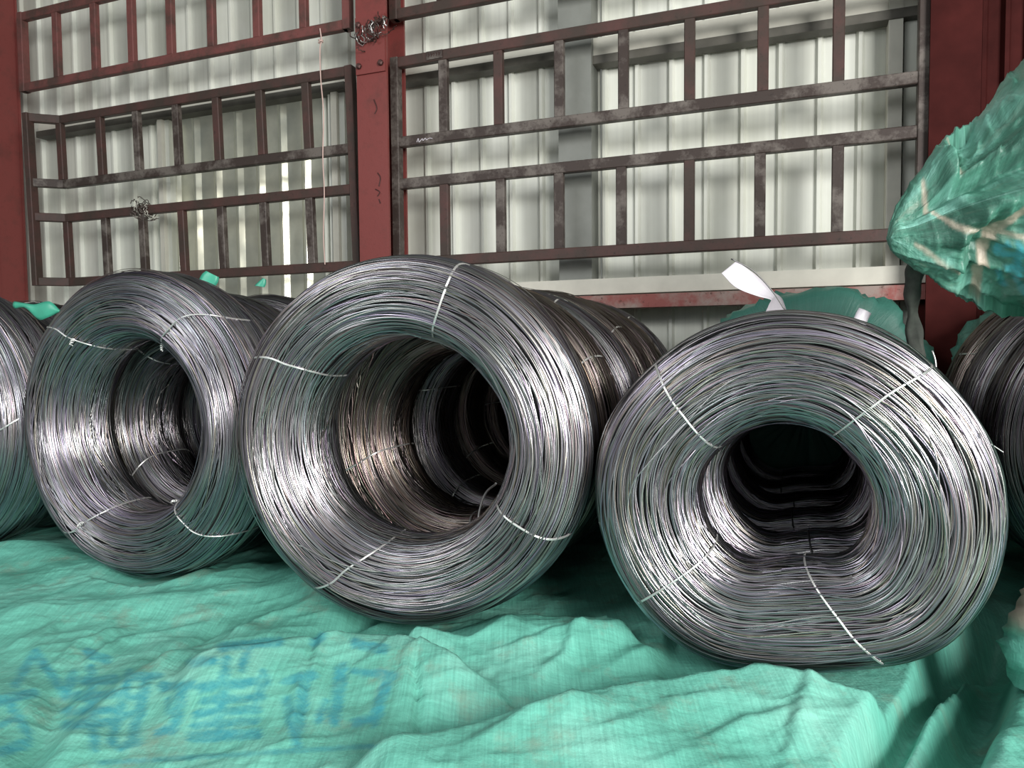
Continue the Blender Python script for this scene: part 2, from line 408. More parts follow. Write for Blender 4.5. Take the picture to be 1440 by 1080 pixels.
# ------------------------------------------------------------------ wire coils
def sec(s, a, b, p):
    c, n = np.cos(s), np.sin(s)
    return a * np.sign(c) * np.abs(c) ** p, b * np.sign(n) * np.abs(n) ** p
def coil_shape(theta, prof):
    if prof is None: return np.ones_like(theta)
    A = np.radians([q[0] for q in prof]); Rr = np.array([q[1] for q in prof])
    A = np.concatenate([A - 2 * PI, A, A + 2 * PI]); Rr = np.tile(Rr, 3)
    tt = np.mod(theta, 2 * PI); out = 0
    for k, wgt in ((-.16, .2), (-.08, .2), (0, .2), (.08, .2), (.16, .2)): out = out + wgt * np.interp(tt + k, A, Rr)
    return out
class Coil:
    def __init__(s, R, a, b, p=.75, prof=None, seed=1):
        s.R, s.a, s.b, s.p, s.prof, s.seed = R, a, b, p, prof, seed
        r = np.random.default_rng(seed); s.wob = r.uniform(-1, 1, 8) * .006
    def pos(s, th, sa, grow=0.):
        rho, y = sec(sa, s.a + grow, s.b + grow, s.p)
        k = coil_shape(th, s.prof) * (1 + s.wob[0] * np.cos(2 * th + s.wob[1] * 500) + s.wob[2] * np.cos(3 * th + s.wob[3] * 500))
        r = (s.R + s.a) * k - s.a * (1 + .3 * (k - 1)) + rho
        return np.stack([r * np.cos(th), y + 0 * th, r * np.sin(th)], -1)
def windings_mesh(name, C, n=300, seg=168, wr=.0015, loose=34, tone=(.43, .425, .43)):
    r = np.random.default_rng(C.seed)
    th = np.arange(seg) * 2 * PI / seg; T = th[None, :]
    tot = n + loose
    # even spacing along the section's outline
    ss = np.linspace(0, 2 * PI, 2000); rho, yy = sec(ss, C.a, C.b, C.p)
    L = np.concatenate([[0], np.cumsum(np.hypot(np.diff(rho), np.diff(yy)))])
    s0 = np.interp(np.mod(np.concatenate([np.arange(n) / n + r.normal(0, .4 / n, n), r.uniform(0, 1, loose)]), 1) * L[-1], L, ss)
    lay = np.concatenate([r.choice([0., -.0026, .0018], n, p=[.5, .3, .2]), r.uniform(.004, .009, loose)])
    S = s0[:, None] + 0 * T; G = lay[:, None] + 0 * T
    for k in (1, 2, 3, 5):
        amp = r.normal(0, .07 / k, (tot, 1)); amp[n:] *= 2.2
        S = S + amp * np.cos(k * T + r.uniform(0, 2 * PI, (tot, 1)))
        G = G + r.normal(0, .0016, (tot, 1)) * np.cos(k * T + r.uniform(0, 2 * PI, (tot, 1)))
    # bundles: the windings heap into strands with furrows between them
    for k in range(7):
        fs, ft = r.integers(5, 22), r.integers(1, 4)
        G = G + .0016 * np.cos(fs * S + ft * T + r.uniform(0, 6.28))
    TT = T + 0 * S
    P = C.pos(TT, S, G); e = 1e-3
    dS = C.pos(TT, S + .01, G) - C.pos(TT, S - .01, G)
    dT = np.roll(P, -1, 1) - np.roll(P, 1, 1)
    dT /= np.linalg.norm(dT, axis=2)[..., None]
    B = dS - dT * (dS * dT).sum(2)[..., None]; B /= np.linalg.norm(B, axis=2)[..., None] + 1e-9
    Nn = np.cross(dT, B)
    cen = np.stack([C.R * np.cos(TT), 0 * TT, C.R * np.sin(TT)], -1)
    sg = np.sign(((P - cen) * Nn).sum(2))[..., None]; sg[sg == 0] = 1
    Nn = Nn * sg
    W = r.uniform(.85, 1.15, (tot, 1, 1)) * wr
    V = np.stack([P - B * W - Nn * W * .5, P + Nn * W * .75, P + B * W - Nn * W * .5], 2)     # wire x seg x 3
    i = np.arange(tot)[:, None, None]; j = np.arange(seg)[None, :, None]; k = np.arange(2)[None, None, :]
    j2 = (j + 1) % seg
    idx = lambda i, j, k: (i * seg + j) * 3 + k
    Fc = np.stack(np.broadcast_arrays(idx(i, j, k), idx(i, j2, k), idx(i, j2, k + 1), idx(i, j, k + 1)), -1).reshape(-1, 4)
    me = mesh_np(name, V.reshape(-1, 3), Fc, True)
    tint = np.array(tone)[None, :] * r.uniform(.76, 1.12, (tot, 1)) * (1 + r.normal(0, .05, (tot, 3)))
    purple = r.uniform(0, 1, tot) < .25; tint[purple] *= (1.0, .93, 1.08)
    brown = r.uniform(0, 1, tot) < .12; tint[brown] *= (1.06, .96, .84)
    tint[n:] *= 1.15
    at = me.attributes.new('tint', 'FLOAT_COLOR', 'POINT')
    colr = np.ones((tot, seg, 3, 4), np.float32); colr[..., :3] = np.clip(tint, 0, 1)[:, None, None, :]
    at.data.foreach_set('color', colr.ravel())
    me.materials.append(M['steel']); return me
def core_mesh(name, C, nt=72, ns=28):  # solid dark body, coloured so the gaps between wires look shaded
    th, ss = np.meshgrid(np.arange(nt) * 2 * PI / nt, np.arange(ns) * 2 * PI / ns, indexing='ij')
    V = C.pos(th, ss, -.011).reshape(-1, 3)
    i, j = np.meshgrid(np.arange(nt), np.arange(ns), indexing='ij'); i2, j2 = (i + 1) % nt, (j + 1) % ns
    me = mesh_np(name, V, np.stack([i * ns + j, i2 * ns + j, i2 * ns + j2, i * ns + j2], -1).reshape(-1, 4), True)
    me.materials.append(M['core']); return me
def add_tie(C, root, deg, skew=.12, strands=2, mat='tie', knot=None, r=.0019, lift=.005):
    parts = []
    ss = np.linspace(0, 2 * PI, 72, endpoint=False)
    for k in range(strands):
        th = math.radians(deg) + skew * np.cos(ss) + .02 * np.sin(2 * ss + deg) + k * .0058
        parts.append(tube_vf(C.pos(th, ss, lift), r, 6, True))
    V, Fc = join(parts); me = mesh_np('binding_tie', V, Fc, True)
    o = link('binding_tie', me, M[mat], root)
    if knot is not None:                                # twisted ends of the tie
        th = math.radians(deg) + skew * np.cos(knot) + .02 * np.sin(2 * knot + deg)
        b = C.pos(np.array([th]), np.array([knot]), lift)[0]; out = C.pos(np.array([th]), np.array([knot]), .035)[0] - b
        out /= np.linalg.norm(out)
        q = np.linspace(0, 1, 14); ps = []
        side = np.cross(out, (0, 0, 1.)); side /= np.linalg.norm(side); s2 = np.cross(out, side)
        for ph in (0, PI):
            tw = np.stack([b + out * (t * .018) + .0045 * (side * math.cos(ph + t * 9) + s2 * math.sin(ph + t * 9)) + s2 * .012 * t * t for t in q])
            ps.append(tube_vf(tw, .0024, 5))
        V, Fc = join(ps); link('twisted_knot', mesh_np('twisted_knot', V, Fc, True), M[mat], o)
    return o
def copy_tree(o, parent=None):
    c = o.copy(); COL.objects.link(c); c.parent = parent
    for ch in list(o.children): copy_tree(ch, c)
    return c
def make_coil(C, wm, cm, loc, label, group, ties, rot=0.):
    t = empty('wire_coil', loc); tag(t, label, 'wire coil', group)
    o = link('wire_windings', wm, None, t); o['kind'] = 'stuff'
    link('shadow_core', cm, None, t)
    for tt in ties: add_tie(C, t, **tt)
    if rot: t.rotation_euler = (0, rot, 0)
    return t

CZ = -.262
# the three coils in front, measured outlines
Cm = Coil(.400, .106, .152, .72, None, 3)
Cl = Coil(.405, .107, .130, .72, None, 11)
profR = [(0, .985), (39, .95), (65, .95), (90, .945), (115, .94), (136, .945), (160, .985), (180, 1.0), (215, 1.0), (244, .995), (258, .945), (270, .905), (295, .915), (314, 1.015), (342, 1.0)]
Cr = Coil(.327, .124, .13, .8, profR, 23)
Cg = Coil(.382, .108, .141, .6, None, 41)
wm_m = windings_mesh('wire_windings', Cm, 580, 144); cm_m = core_mesh('shadow_core', Cm)
wm_l = windings_mesh('wire_windings', Cl, 560, 144, tone=(.41, .405, .42)); cm_l = core_mesh('shadow_core', Cl)
wm_r = windings_mesh('wire_windings', Cr, 560, 144); cm_r = core_mesh('shadow_core', Cr)
wm_g = windings_mesh('wire_windings', Cg, 520, 132, tone=(.27, .26, .265)); cm_g = core_mesh('shadow_core', Cg)
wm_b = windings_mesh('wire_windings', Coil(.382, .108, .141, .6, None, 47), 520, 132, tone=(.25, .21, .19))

LOCM, LOCL, LOCR = (-.995, 1.83, -.248), (-2.05, 1.9, -.244), (-.016, 1.86, -.349)
G0 = 'coils at the front of the stacks'
cM = make_coil(Cm, wm_m, cm_m, LOCM, 'large grey wire coil in the middle foreground, front of its stack', G0,
    [dict(deg=71, skew=-.02), dict(deg=147, skew=.09), dict(deg=246, skew=-.19), dict(deg=-30, skew=.03)])
cL = make_coil(Cl, wm_l, cm_l, LOCL, 'grey wire coil left of the middle one, with four knotted pale ties', G0,
    [dict(deg=54, skew=-.19, knot=PI + .6, strands=1, r=.0026), dict(deg=129, skew=.17, knot=-1.9, strands=1, r=.0026),
     dict(deg=238, skew=-.2, knot=-1.7, strands=2), dict(deg=-48, skew=.10, knot=PI + .5, strands=1, r=.0026)])
cR = make_coil(Cr, wm_r, cm_r, LOCR, 'sagging wide grey wire coil at right foreground, topped by a white tag', G0,
    [dict(deg=138.5, skew=-.08), dict(deg=50, skew=-.07), dict(deg=220, skew=.02), dict(deg=-65, skew=.12)])
cM.rotation_euler = (0, 0, .126)
# rear coils: one made with its parts, the others copied
proto_g = make_coil(Cg, wm_g, cm_g, (0, 0, 0), 'x', None, [dict(deg=20), dict(deg=115), dict(deg=200), dict(deg=300)])
def place(x, y, z, rot, label, group, wm=None, tilt=0., yaw=0.):
    global proto_used
    t = proto_g if not proto_used else copy_tree(proto_g); proto_used = True
    t.location = (x, y, z); t.rotation_euler = (tilt, rot, yaw); t['label'] = label; t['group'] = group
    if wm is not None:
        for ch in t.children:
            if ch.name.startswith('wire_windings'): ch.data = wm
    return t
proto_used = False
ordn = ['second', 'third', 'fourth', 'fifth', 'sixth']
def stack(cx, y0, n, stackname, wms, dz=0., pitch=.319, jx=.012):
    for k in range(n):
        r = random.uniform(0, 6.28)
        place(cx + random.uniform(-jx, jx) * 1.0, y0 + (k + 1) * pitch, CZ + dz + random.uniform(-.008, .006), r,
              f'{ordn[k]} wire coil from the front in the {stackname}', 'coils further back in the stacks', wms[k % len(wms)])
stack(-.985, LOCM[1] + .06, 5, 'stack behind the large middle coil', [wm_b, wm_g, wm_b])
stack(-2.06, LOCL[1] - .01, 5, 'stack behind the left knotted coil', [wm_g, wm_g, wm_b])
for k in range(5):                                      # the coils behind the sagging one sag alike
    t = make_coil(Cr, wm_r, cm_r, (.01 + .012 * (-1) ** k, LOCR[1] + .285 * (k + 1), -.349), f'{ordn[k]} sagging wire coil from the front in the right foreground stack',
                  'coils further back in the stacks', [dict(deg=50 + 20 * k, mat='tie_dark'), dict(deg=140 - 9 * k, mat='tie_dark'), dict(deg=285 - 6 * k, mat='tie_dark')])
    if k % 2 == 0: t.rotation_euler = (0, 0, 0)
# stack at the left edge of the frame
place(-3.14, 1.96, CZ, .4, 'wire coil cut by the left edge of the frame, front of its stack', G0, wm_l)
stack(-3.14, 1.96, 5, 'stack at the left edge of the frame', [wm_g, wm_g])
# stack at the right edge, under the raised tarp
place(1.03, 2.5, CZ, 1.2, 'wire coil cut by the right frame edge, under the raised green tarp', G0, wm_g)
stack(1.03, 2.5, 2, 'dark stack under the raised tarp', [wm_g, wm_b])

# loose wire ends
def loose(root, pts, d, r=.0026, mat='tie'):
    L = np.array(root.location)
    P = [at_d(u, v, dd) - L for (u, v), dd in zip(pts, d)]
    V, Fc = tube_vf(spline(P, 24), r, 6); return link('loose_wire_end', mesh_np('loose_wire_end', V, Fc, True), M[mat], root)
loose(cR, [(1311, 493), (1316, 512), (1316, 552), (1330, 600)], [1.78, 1.78, 1.77, 1.74], .002)
loose(cR, [(1028, 364), (1058, 380), (1085, 408), (1104, 436)], [1.84, 1.84, 1.84, 1.84], .0016, 'tie_dark')
loose(cR, [(1365, 606), (1390, 622), (1411, 636)], [1.70, 1.70, 1.70], .0013)
loose(bpy.data.objects['wire_coil.003'], [(522, 680), (540, 671), (572, 666), (592, 668)], [2.32, 2.33, 2.36, 2.4], .0035)

# ------------------------------------------------------------------ green tarp on the ground
def axis(parts):
    out = []
    for a, b, st in parts: out += list(np.arange(a, b - st * .5, st))
    return np.array(out + [parts[-1][1]])
gx = axis([(-4.6, -2.4, .02), (-2.4, .9, .0085), (.9, 2.0, .016)])
gy = axis([(.55, 2.0, .0085), (2.0, 3.65, .025)])
X, Y = np.meshgrid(gx, gy, indexing='ij')
Zt = np.full(X.shape, -.772)
def ground(pts, z): return [tuple(at_z(u, v, z)[:2]) for u, v in pts]
def ridge(pts, amp, wf, wb, fade=.18):
    global Zt
    q = ground(pts, -.772 + amp)
    d, sg, al = poly_dist(X, Y, q)
    front = sg < 0                                      # poly runs left to right: camera side is right-hand
    h = np.where(front, np.exp(-(d / wf) ** 2), np.exp(-(d / wb) ** 2))
    e = np.clip(np.minimum(al, 1 - al) / fade, 0, 1); e = e * e * (3 - 2 * e)
    Zt = Zt + amp * h * (.15 + .85 * e) * (1 + .15 * vnoise(X * 5, Y * 5, 5))
def groove(pts, depth, wd, p=2):
    global Zt
    d, sg, al = poly_dist(X, Y, ground(pts, -.772))
    e = np.clip(np.minimum(al, 1 - al) / .15, 0, 1)
    Zt = Zt - depth * np.exp(-(d / wd) ** p) * e
ridge([(560, 898), (600, 876), (660, 866), (760, 862), (850, 864), (905, 890)], .05, .20, .018, .12)
groove([(540, 1040), (720, 990), (880, 945), (1010, 930), (1100, 915)], .03, .05)
ridge([(470, 1062), (600, 1035), (720, 1004), (880, 962), (1010, 940), (1120, 925), (1320, 902)], .06, .20, .022, .1)
groove([(330, 930), (430, 898), (520, 868), (600, 840)], .045, .05)
ridge([(230, 935), (330, 915), (450, 892), (540, 889), (600, 905), (690, 935)], .065, .16, .022, .15)
ridge([(-60, 770), (60, 766), (170, 800), (300, 808), (400, 790), (520, 830)], .03, .12, .08, .15)
ridge([(-80, 862), (80, 850), (220, 836), (420, 815), (560, 830)], .035, .10, .07, .2)
ridge([(60, 1085), (130, 1000), (210, 940), (300, 900)], .02, .05, .03)
ridge([(720, 985), (860, 930), (960, 905)], .02, .08, .05, .3)
ridge([(640, 905), (760, 895), (900, 915)], .012, .06, .05, .3)
groove([(1400, 855), (1335, 900), (1285, 975), (1195, 1110)], .13, .036, 3)
groove([(1430, 850), (1395, 905), (1365, 990), (1290, 1120)], .15, .052, 3)
groove([(583, 950), (588, 1000), (592, 1050)], .016, .010)
groove([(455, 900), (435, 960), (425, 1030)], .012, .010)
groove([(200, 925), (260, 905), (320, 870)], .02, .03)
groove([(90, 960), (70, 1020), (30, 1085)], .03, .035)
for k, pts in enumerate([[(0, 872), (70, 838), (130, 820)], [(30, 965), (110, 900), (200, 868)], [(95, 935), (170, 890), (300, 862)], [(190, 1005), (235, 930), (275, 880)], [(0, 915), (90, 872)],
        [(300, 905), (360, 865), (470, 840)], [(230, 1040), (250, 985), (290, 940)], [(395, 1060), (420, 980), (460, 915)], [(655, 1080), (740, 1040), (880, 1010)], [(820, 1075), (950, 1010), (1080, 985)],
        [(700, 930), (780, 905), (880, 895)], [(960, 1060), (1050, 1020), (1160, 1000)], [(560, 1000), (570, 950), (610, 925)], [(740, 960), (800, 920), (820, 880)], [(1100, 1080), (1130, 1000), (1150, 950)]]):
    ridge(pts, .007 + .003 * (k % 3), .030, .010, .3)
zn = .016 * vnoise(X * 3.1, Y * 3.1, 1) + .009 * vnoise(X * 8 + Y * 3, Y * 9, 2)
wr1 = 1 - np.abs(vnoise((X * .8 + Y * .6) * 5, (Y * .8 - X * .6) * 16, 3)); wr2 = 1 - np.abs(vnoise((X * .7 - Y * .7) * 22, (Y * .7 + X * .7) * 7, 4))
zn += .004 * wr1 ** 4 + .004 * wr2 ** 6 + .0015 * vnoise(X * 40, Y * 14, 6)
Zt = Zt + zn
for cx, yf, zc, R in ((-.98, 1.66, -.248, .52), (-2.07, 1.74, -.244, .52), (.0, 1.70, -.349, None), (-3.14, 1.78, CZ, .5), (1.03, 2.32, CZ, .5)):
    if R is None:                                       # sagging coil: lowest point is flat and wide
        bot = np.where(np.abs(X - cx) < .28, zc - .435, zc - .435 + (np.abs(X - cx) - .28) * .9)
    else: bot = zc - np.sqrt(np.maximum(R * R - (X - cx) ** 2, 0))
    m = (np.abs(X - cx) < .5) & (Y > yf)
    lim = np.clip((yf + .02 - Y) / .05, 0, 1)
    Zt = np.where(m, np.minimum(Zt, bot - .012 + .1 * lim), Zt)
Zt = np.maximum(Zt, GZ - .0) if False else Zt
def grid_faces(n, m):
    i, j = np.meshgrid(np.arange(n - 1), np.arange(m - 1), indexing='ij')
    return np.stack([i * m + j, (i + 1) * m + j, (i + 1) * m + j + 1, i * m + j + 1], -1).reshape(-1, 4)
def set_uv(me, U):
    uv = me.uv_layers.new(name='UVMap'); li = np.empty(len(me.loops), np.int32); me.loops.foreach_get('vertex_index', li)
    uv.data.foreach_set('uv', U[li].astype(np.float32).ravel())
def set_print(me, P):
    at = me.attributes.new('print', 'FLOAT_COLOR', 'POINT'); c = np.ones((len(P), 4), np.float32); c[:, :3] = P
    at.data.foreach_set('color', c.ravel())
V = np.stack([X, Y, Zt], -1).reshape(-1, 3)
me = mesh_np('ground_tarp', V, grid_faces(len(gx), len(gy)), True)
set_uv(me, np.stack([V[:, 0] * c_ + V[:, 1] * s_, V[:, 1] * c_ - V[:, 0] * s_], -1))
# worn blue lettering, laid out as strokes on the cloth
STROKES = [
    ((50, 918), (22, 962), 13), ((50, 918), (82, 966), 13), ((0, 985), (46, 974), 13), ((14, 992), (40, 1030), 13), ((0, 1058), (40, 1044), 15), ((0, 1020), (30, 1008), 10),
    ((104, 950), (92, 974), 14), ((122, 918), (150, 928), 14), ((117, 957), (162, 955), 12), ((92, 980), (162, 977), 13), ((92, 1000), (156, 998), 11), ((92, 1019), (158, 1016), 13), ((128, 940), (132, 1052), 13),
    ((182, 948), (156, 1042), 13), ((180, 952), (224, 950), 12), ((208, 952), (186, 1040), 15), ((168, 1050), (192, 1044), 14), ((176, 980), (205, 978), 9), ((170, 1005), (200, 1003), 9),
    ((228, 966), (268, 963), 13), ((258, 966), (244, 1026), 15), ((222, 1030), (246, 1022), 12), ((236, 985), (240, 1000), 10),
    ((270, 932), (300, 928), 12), ((312, 910), (392, 902), 14), ((318, 928), (308, 1022), 13), ((283, 966), (375, 958), 13), ((287, 985), (368, 981), 12), ((276, 1003), (362, 998), 12), ((272, 1020), (360, 1014), 11), ((270, 1036), (362, 1032), 15), ((352, 905), (340, 940), 12), ((370, 945), (362, 985), 11),
    ((404, 958), (440, 950), 14), ((428, 958), (420, 1022), 17), ((404, 985), (418, 1052), 13), ((440, 905), (452, 895), 12),
    ((480, 940), (470, 1014), 17), ((498, 944), (554, 950), 11), ((546, 952), (526, 1014), 15), ((500, 1016), (528, 1010), 12), ((500, 905), (540, 912), 14), ((448, 1015), (458, 985), 10)]
uu_, vv_ = px(V)
pr_ = np.zeros((len(V), 3))
jx = 2 * vnoise(V[:, 0] * 30, V[:, 1] * 30, 9); jy = 2 * vnoise(V[:, 0] * 30, V[:, 1] * 30, 10)
sel = (vv_ > 870) & (uu_ > -40) & (uu_ < 620) & (V[:, 1] < 2)
for a, b, wd in STROKES:
    d, _, _ = seg_dist(uu_[sel] + jx[sel], vv_[sel] + jy[sel], a, b)
    pr_[sel, 0] = np.maximum(pr_[sel, 0], np.clip((wd * .52 - d) / 3 + .5, 0, 1) * .9)
d, _, _ = seg_dist(uu_, vv_, (140, 1073), (526, 1049)); pr_[:, 0] = np.maximum(pr_[:, 0], np.clip((3.5 - d) / 2.5 + .5, 0, 1) * .7 * sel)
set_print(me, pr_)
tarp = link('ground_tarp', me, M['tarp']); tag(tarp, 'large crumpled green woven tarp with worn blue lettering, under the wire coils', 'tarp')
so = tarp.modifiers.new('thickness', 'SOLIDIFY'); so.thickness = .002; so.offset = -1

# ------------------------------------------------------------------ tarps draped over stacks further back
def arch(name, cx, zc, R, y0, y1, a0, a1, seed, label, dark_mix=0., sx=1.0):
    na, ny = 90, 40
    A, Yy = np.meshgrid(np.linspace(a0, a1, na), np.linspace(y0, y1, ny), indexing='ij')
    ym, hh = (y0 + y1) / 2, (y1 - y0) / 2
    cap = np.clip(1 - np.abs((Yy - ym) / hh) ** 6, 0, 1) ** .5
    r = (R + .03 * vnoise(A * 3, Yy * 5, seed) + .03 * (1 - np.abs(vnoise(A * 4 + Yy * 6, Yy * 3 - A * 5, seed + 1))) ** 3) * cap
    Yw = Yy
    V = np.stack([cx + sx * r * np.sign(np.cos(A)) * np.abs(np.cos(A)) ** .8, Yw, zc + r * np.sign(np.sin(A)) * np.abs(np.sin(A)) ** .8], -1).reshape(-1, 3)
    V[:, 2] = np.maximum(V[:, 2], -.76)
    me = mesh_np(name, V, grid_faces(na, ny), True); set_uv(me, np.stack([A * R, Yy], -1).reshape(-1, 2))
    p = np.zeros((len(V), 3)); p[:, 2] = dark_mix; set_print(me, p)  # mixes in the heap's own darker green
    o = link(name, me, M['tarp']); s = o.modifiers.new('thickness', 'SOLIDIFY'); s.thickness = .003; s.offset = 1
    tag(o, label, 'tarp', 'green tarps over the stacks'); return o
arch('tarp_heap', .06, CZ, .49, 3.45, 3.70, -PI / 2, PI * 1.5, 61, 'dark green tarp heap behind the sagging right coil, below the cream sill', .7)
arch('tarp_heap', 1.12, CZ, .49, 3.32, 3.70, -PI / 2, PI * 1.5, 71, 'dark green tarp heap under the raised tarp, by the dark red column', .8)

# raised tarp bundle at upper right
top = [(1248, 332), (1256, 300), (1276, 262), (1330, 192), (1382, 138), (1440, 84), (1500, 40), (1600, -10), (1720, -30), (1830, 60), (1900, 300)]
bot = [(1248, 338), (1254, 352), (1284, 378), (1330, 402), (1382, 428), (1440, 446), (1490, 452), (1540, 640), (1600, 960), (1760, 990), (1900, 985)]
d0 = 1.65; nu, nv = 300, 220
tt = np.linspace(0, 1, nu)
tp = spline(top, nu); bt = spline(bot, nu)
Vh = []
for k in range(nu):
    a, b = at_d(*tp[k], d0), at_d(*bt[k], d0); c = (a + b) / 2; hz = (a - b) / 2
    wx = (tp[k][0] - 1248) / 652; e = .012 + min(.30, .36 * max(wx, 0) * 2.6) * min(1, max(0, 1 - wx) * 6)
    for j in range(nv):
        ph = 2 * PI * j / nv
        Vh.append(c + hz * math.sin(ph) + _f * e * -math.cos(ph) * (1 if math.cos(ph) > 0 else .5))
Vh = np.array(Vh)
uh, vh = px(Vh)
cen = np.repeat(np.array([(at_d(*tp[k], d0) + at_d(*bt[k], d0)) / 2 for k in range(nu)]), nv, 0)
nrm = Vh - cen; nl = np.linalg.norm(nrm, axis=1)[:, None]; nrm /= nl + 1e-9
amp = np.clip(nl[:, 0] / .15, 0, 1)
# folds radiating from the tip, plus crumples
ang = np.arctan2(vh - 338, uh - 1215); rad = np.hypot(vh - 338, uh - 1215)
fold = .020 * (1 - np.abs(vnoise(ang * 5.5 + 20, rad * .006, 81))) ** 2.5 + .005 * (1 - np.abs(vnoise(uh * .05 + vh * .03, vh * .07 - uh * .02, 86))) ** 4 + .0025 * (1 - np.abs(vnoise(uh * .10 - vh * .04, vh * .05, 87))) ** 5 + .0012 * vnoise(uh * .35, vh * .35, 88) + .02 * vnoise(ang * 3, rad * .012, 82) + .010 * (1 - np.abs(vnoise(uh * .03, vh * .03, 83))) ** 3 + .004 * vnoise(uh * .09, vh * .09, 84)
front = (Vh - cen) @ _f < 0
# big crease across the front
dcr, scr_, _ = poly_dist(uh, vh, [(1330, 235), (1400, 225), (1460, 190)]); fold += np.where(front, .03 * np.exp(-(dcr / 26) ** 2), 0)
dcr, scr_, _ = poly_dist(uh, vh, [(1270, 300), (1380, 240), (1460, 215)]); fold -= np.where(front, .05 * np.exp(-(dcr / 20) ** 2), 0)
dcr, scr_, _ = poly_dist(uh, vh, [(1350, 330), (1400, 285), (1470, 250)]); fold += np.where(front, .03 * np.exp(-(dcr / 14) ** 2), 0)
def step(pts, h, w_):
    global fold
    d, sg, al = poly_dist(uh, vh, pts); e = np.clip(np.minimum(al, 1 - al) / .12, 0, 1)
    sd = np.where(sg > 0, d, -d)
    fold = fold + np.where(front, h * e * np.clip(.5 + sd / w_, 0, 1) * np.exp(-(np.maximum(sd, 0) / 120) ** 2), 0)
step([(1335, 480), (1350, 420), (1368, 350), (1400, 315), (1480, 285)], -.04, 18)
step([(1350, 270), (1352, 225), (1338, 190), (1330, 160)], -.045, 10)
step([(1275, 345), (1270, 300), (1300, 250), (1330, 230)], -.03, 10)
Vh = Vh + nrm * ((fold - .02) * amp)[:, None]
i, j = np.meshgrid(np.arange(nu - 1), np.arange(nv), indexing='ij'); j2 = (j + 1) % nv
Fh = np.stack([i * nv + j, (i + 1) * nv + j, (i + 1) * nv + j2, i * nv + j2], -1).reshape(-1, 4)
for a_ in (0, (nu - 1) * nv): Vh[a_:a_ + nv] = Vh[a_:a_ + nv].mean(0)      # both ends gathered to a point
me = mesh_np('raised_tarp', Vh, Fh, True)
set_uv(me, np.stack([np.repeat(tt * .9, nv), np.abs(np.tile(np.arange(nv) / nv, nu) - .25 - .5) * 1.5], -1))
ph = np.zeros((len(Vh), 3))
def band(pts, wd, ch, s=1.):
    d, _, _ = poly_dist(uh + 2 * vnoise(uh * .1, vh * .1, 3), vh, pts); ph[:, ch] = np.maximum(ph[:, ch], np.where(front, np.clip((wd - d) / 4 + .5, 0, 1) * s, 0))
band([(1362, 450), (1384, 390), (1410, 335), (1465, 265)], 8, 1, 1.)
band([(1290, 345), (1322, 366), (1352, 384)], 3, 1, .6)
band([(1300, 250), (1322, 290), (1345, 318), (1390, 330), (1470, 345)], 4, 1, .75)
band([(1330, 190), (1360, 225)], 4, 1, .4)
for a, b in (((1425, 352), (1412, 372)), ((1418, 372), (1448, 365)), ((1424, 390), (1440, 386)), ((1410, 396), (1415, 420)), ((1430, 400), (1445, 425)), ((1440, 350), (1436, 395))): band([a, b], 4.5, 0, 1.)
set_print(me, ph)
rt = link('raised_tarp', me, M['tarp_old']); tag(rt, 'large green tarp bundle with beige seam stripes, bulging in at upper right', 'tarp')
rt.data.update()

# small tarp corner at the right edge, its lit top painted pale beige
def blob(name, pts, rads, n=20, seed=1, mat=None):
    C = spline(pts, 24); Rr = np.interp(np.linspace(0, 1, 24), np.linspace(0, 1, len(rads)), rads)
    V = []
    for k in range(24):
        for q in range(n):
            a = 2 * PI * q / n; r_ = Rr[k] * (1 + .22 * float(vnoise(k * .35, q * .8, seed)) + .10 * float(vnoise(k * .9, q * 1.7, seed + 5)))
            V.append(C[k] + np.array([math.cos(a) * r_, math.sin(a) * r_, 0]))
    V = np.array(V); ii, jj = np.meshgrid(np.arange(23), np.arange(n), indexing='ij'); j2 = (jj + 1) % n
    Fc = [tuple(map(int, f)) for f in np.stack([ii * n + jj, (ii + 1) * n + jj, (ii + 1) * n + j2, ii * n + j2], -1).reshape(-1, 4)] + [tuple(range(n - 1, -1, -1)), tuple(range(23 * n, 24 * n))]
    return V, Fc
g0 = at_d(1482, 925, 1.62); g0[2] = -.77
hgt = at_d(1482, 812, 1.62)[2]
V, Fc = blob('tarp_sack', [g0, g0 + np.array([-.005, 0, (hgt - g0[2]) * .5]), g0 + np.array([0, 0, (hgt - g0[2])])], [.075, .085, .082, .066, .035])
me = mesh_np('tarp_sack', V, Fc, True); set_uv(me, np.array(V)[:, [0, 2]]); p = np.zeros((len(V), 3)); p[:, 1] = np.clip((V[:, 2] - g0[2] - .12) / .05, 0, 1); set_print(me, p)
tag(link('tarp_sack', me, M['tarp']), 'small green sack with its lit top painted pale, standing at the right edge of the frame', 'sack')

# dark strap hanging from the tip of the raised tarp
P = [at_d(1288, 368, 1.68), at_d(1284, 410, 1.72), at_d(1284, 460, 1.76), at_d(1290, 506, 1.78)]
S = spline(P, 24); V = []
for k, q in enumerate(S):
    hw = .016 + .003 * math.sin(k * .9)
    for a in (-1, -.4, .4, 1):
        for b in (-1, 1): V.append(q + _r * hw * a + _f * (.006 * b + .008 * math.cos(a * 2 + k * .4)))
Fc = []
for k in range(23):
    o_ = k * 8; ring = [0, 2, 4, 6, 7, 5, 3, 1]
    for q in range(8): a, b = ring[q], ring[(q + 1) % 8]; Fc.append((o_ + a, o_ + b, o_ + 8 + b, o_ + 8 + a))
Fc += [(0, 1, 3, 2), (2, 3, 5, 4), (4, 5, 7, 6)]
tag(link('hanging_strap', mesh_np('hanging_strap', V, Fc, True), M['strap']), 'dark strap hanging down from the tip of the raised green tarp', 'strap')

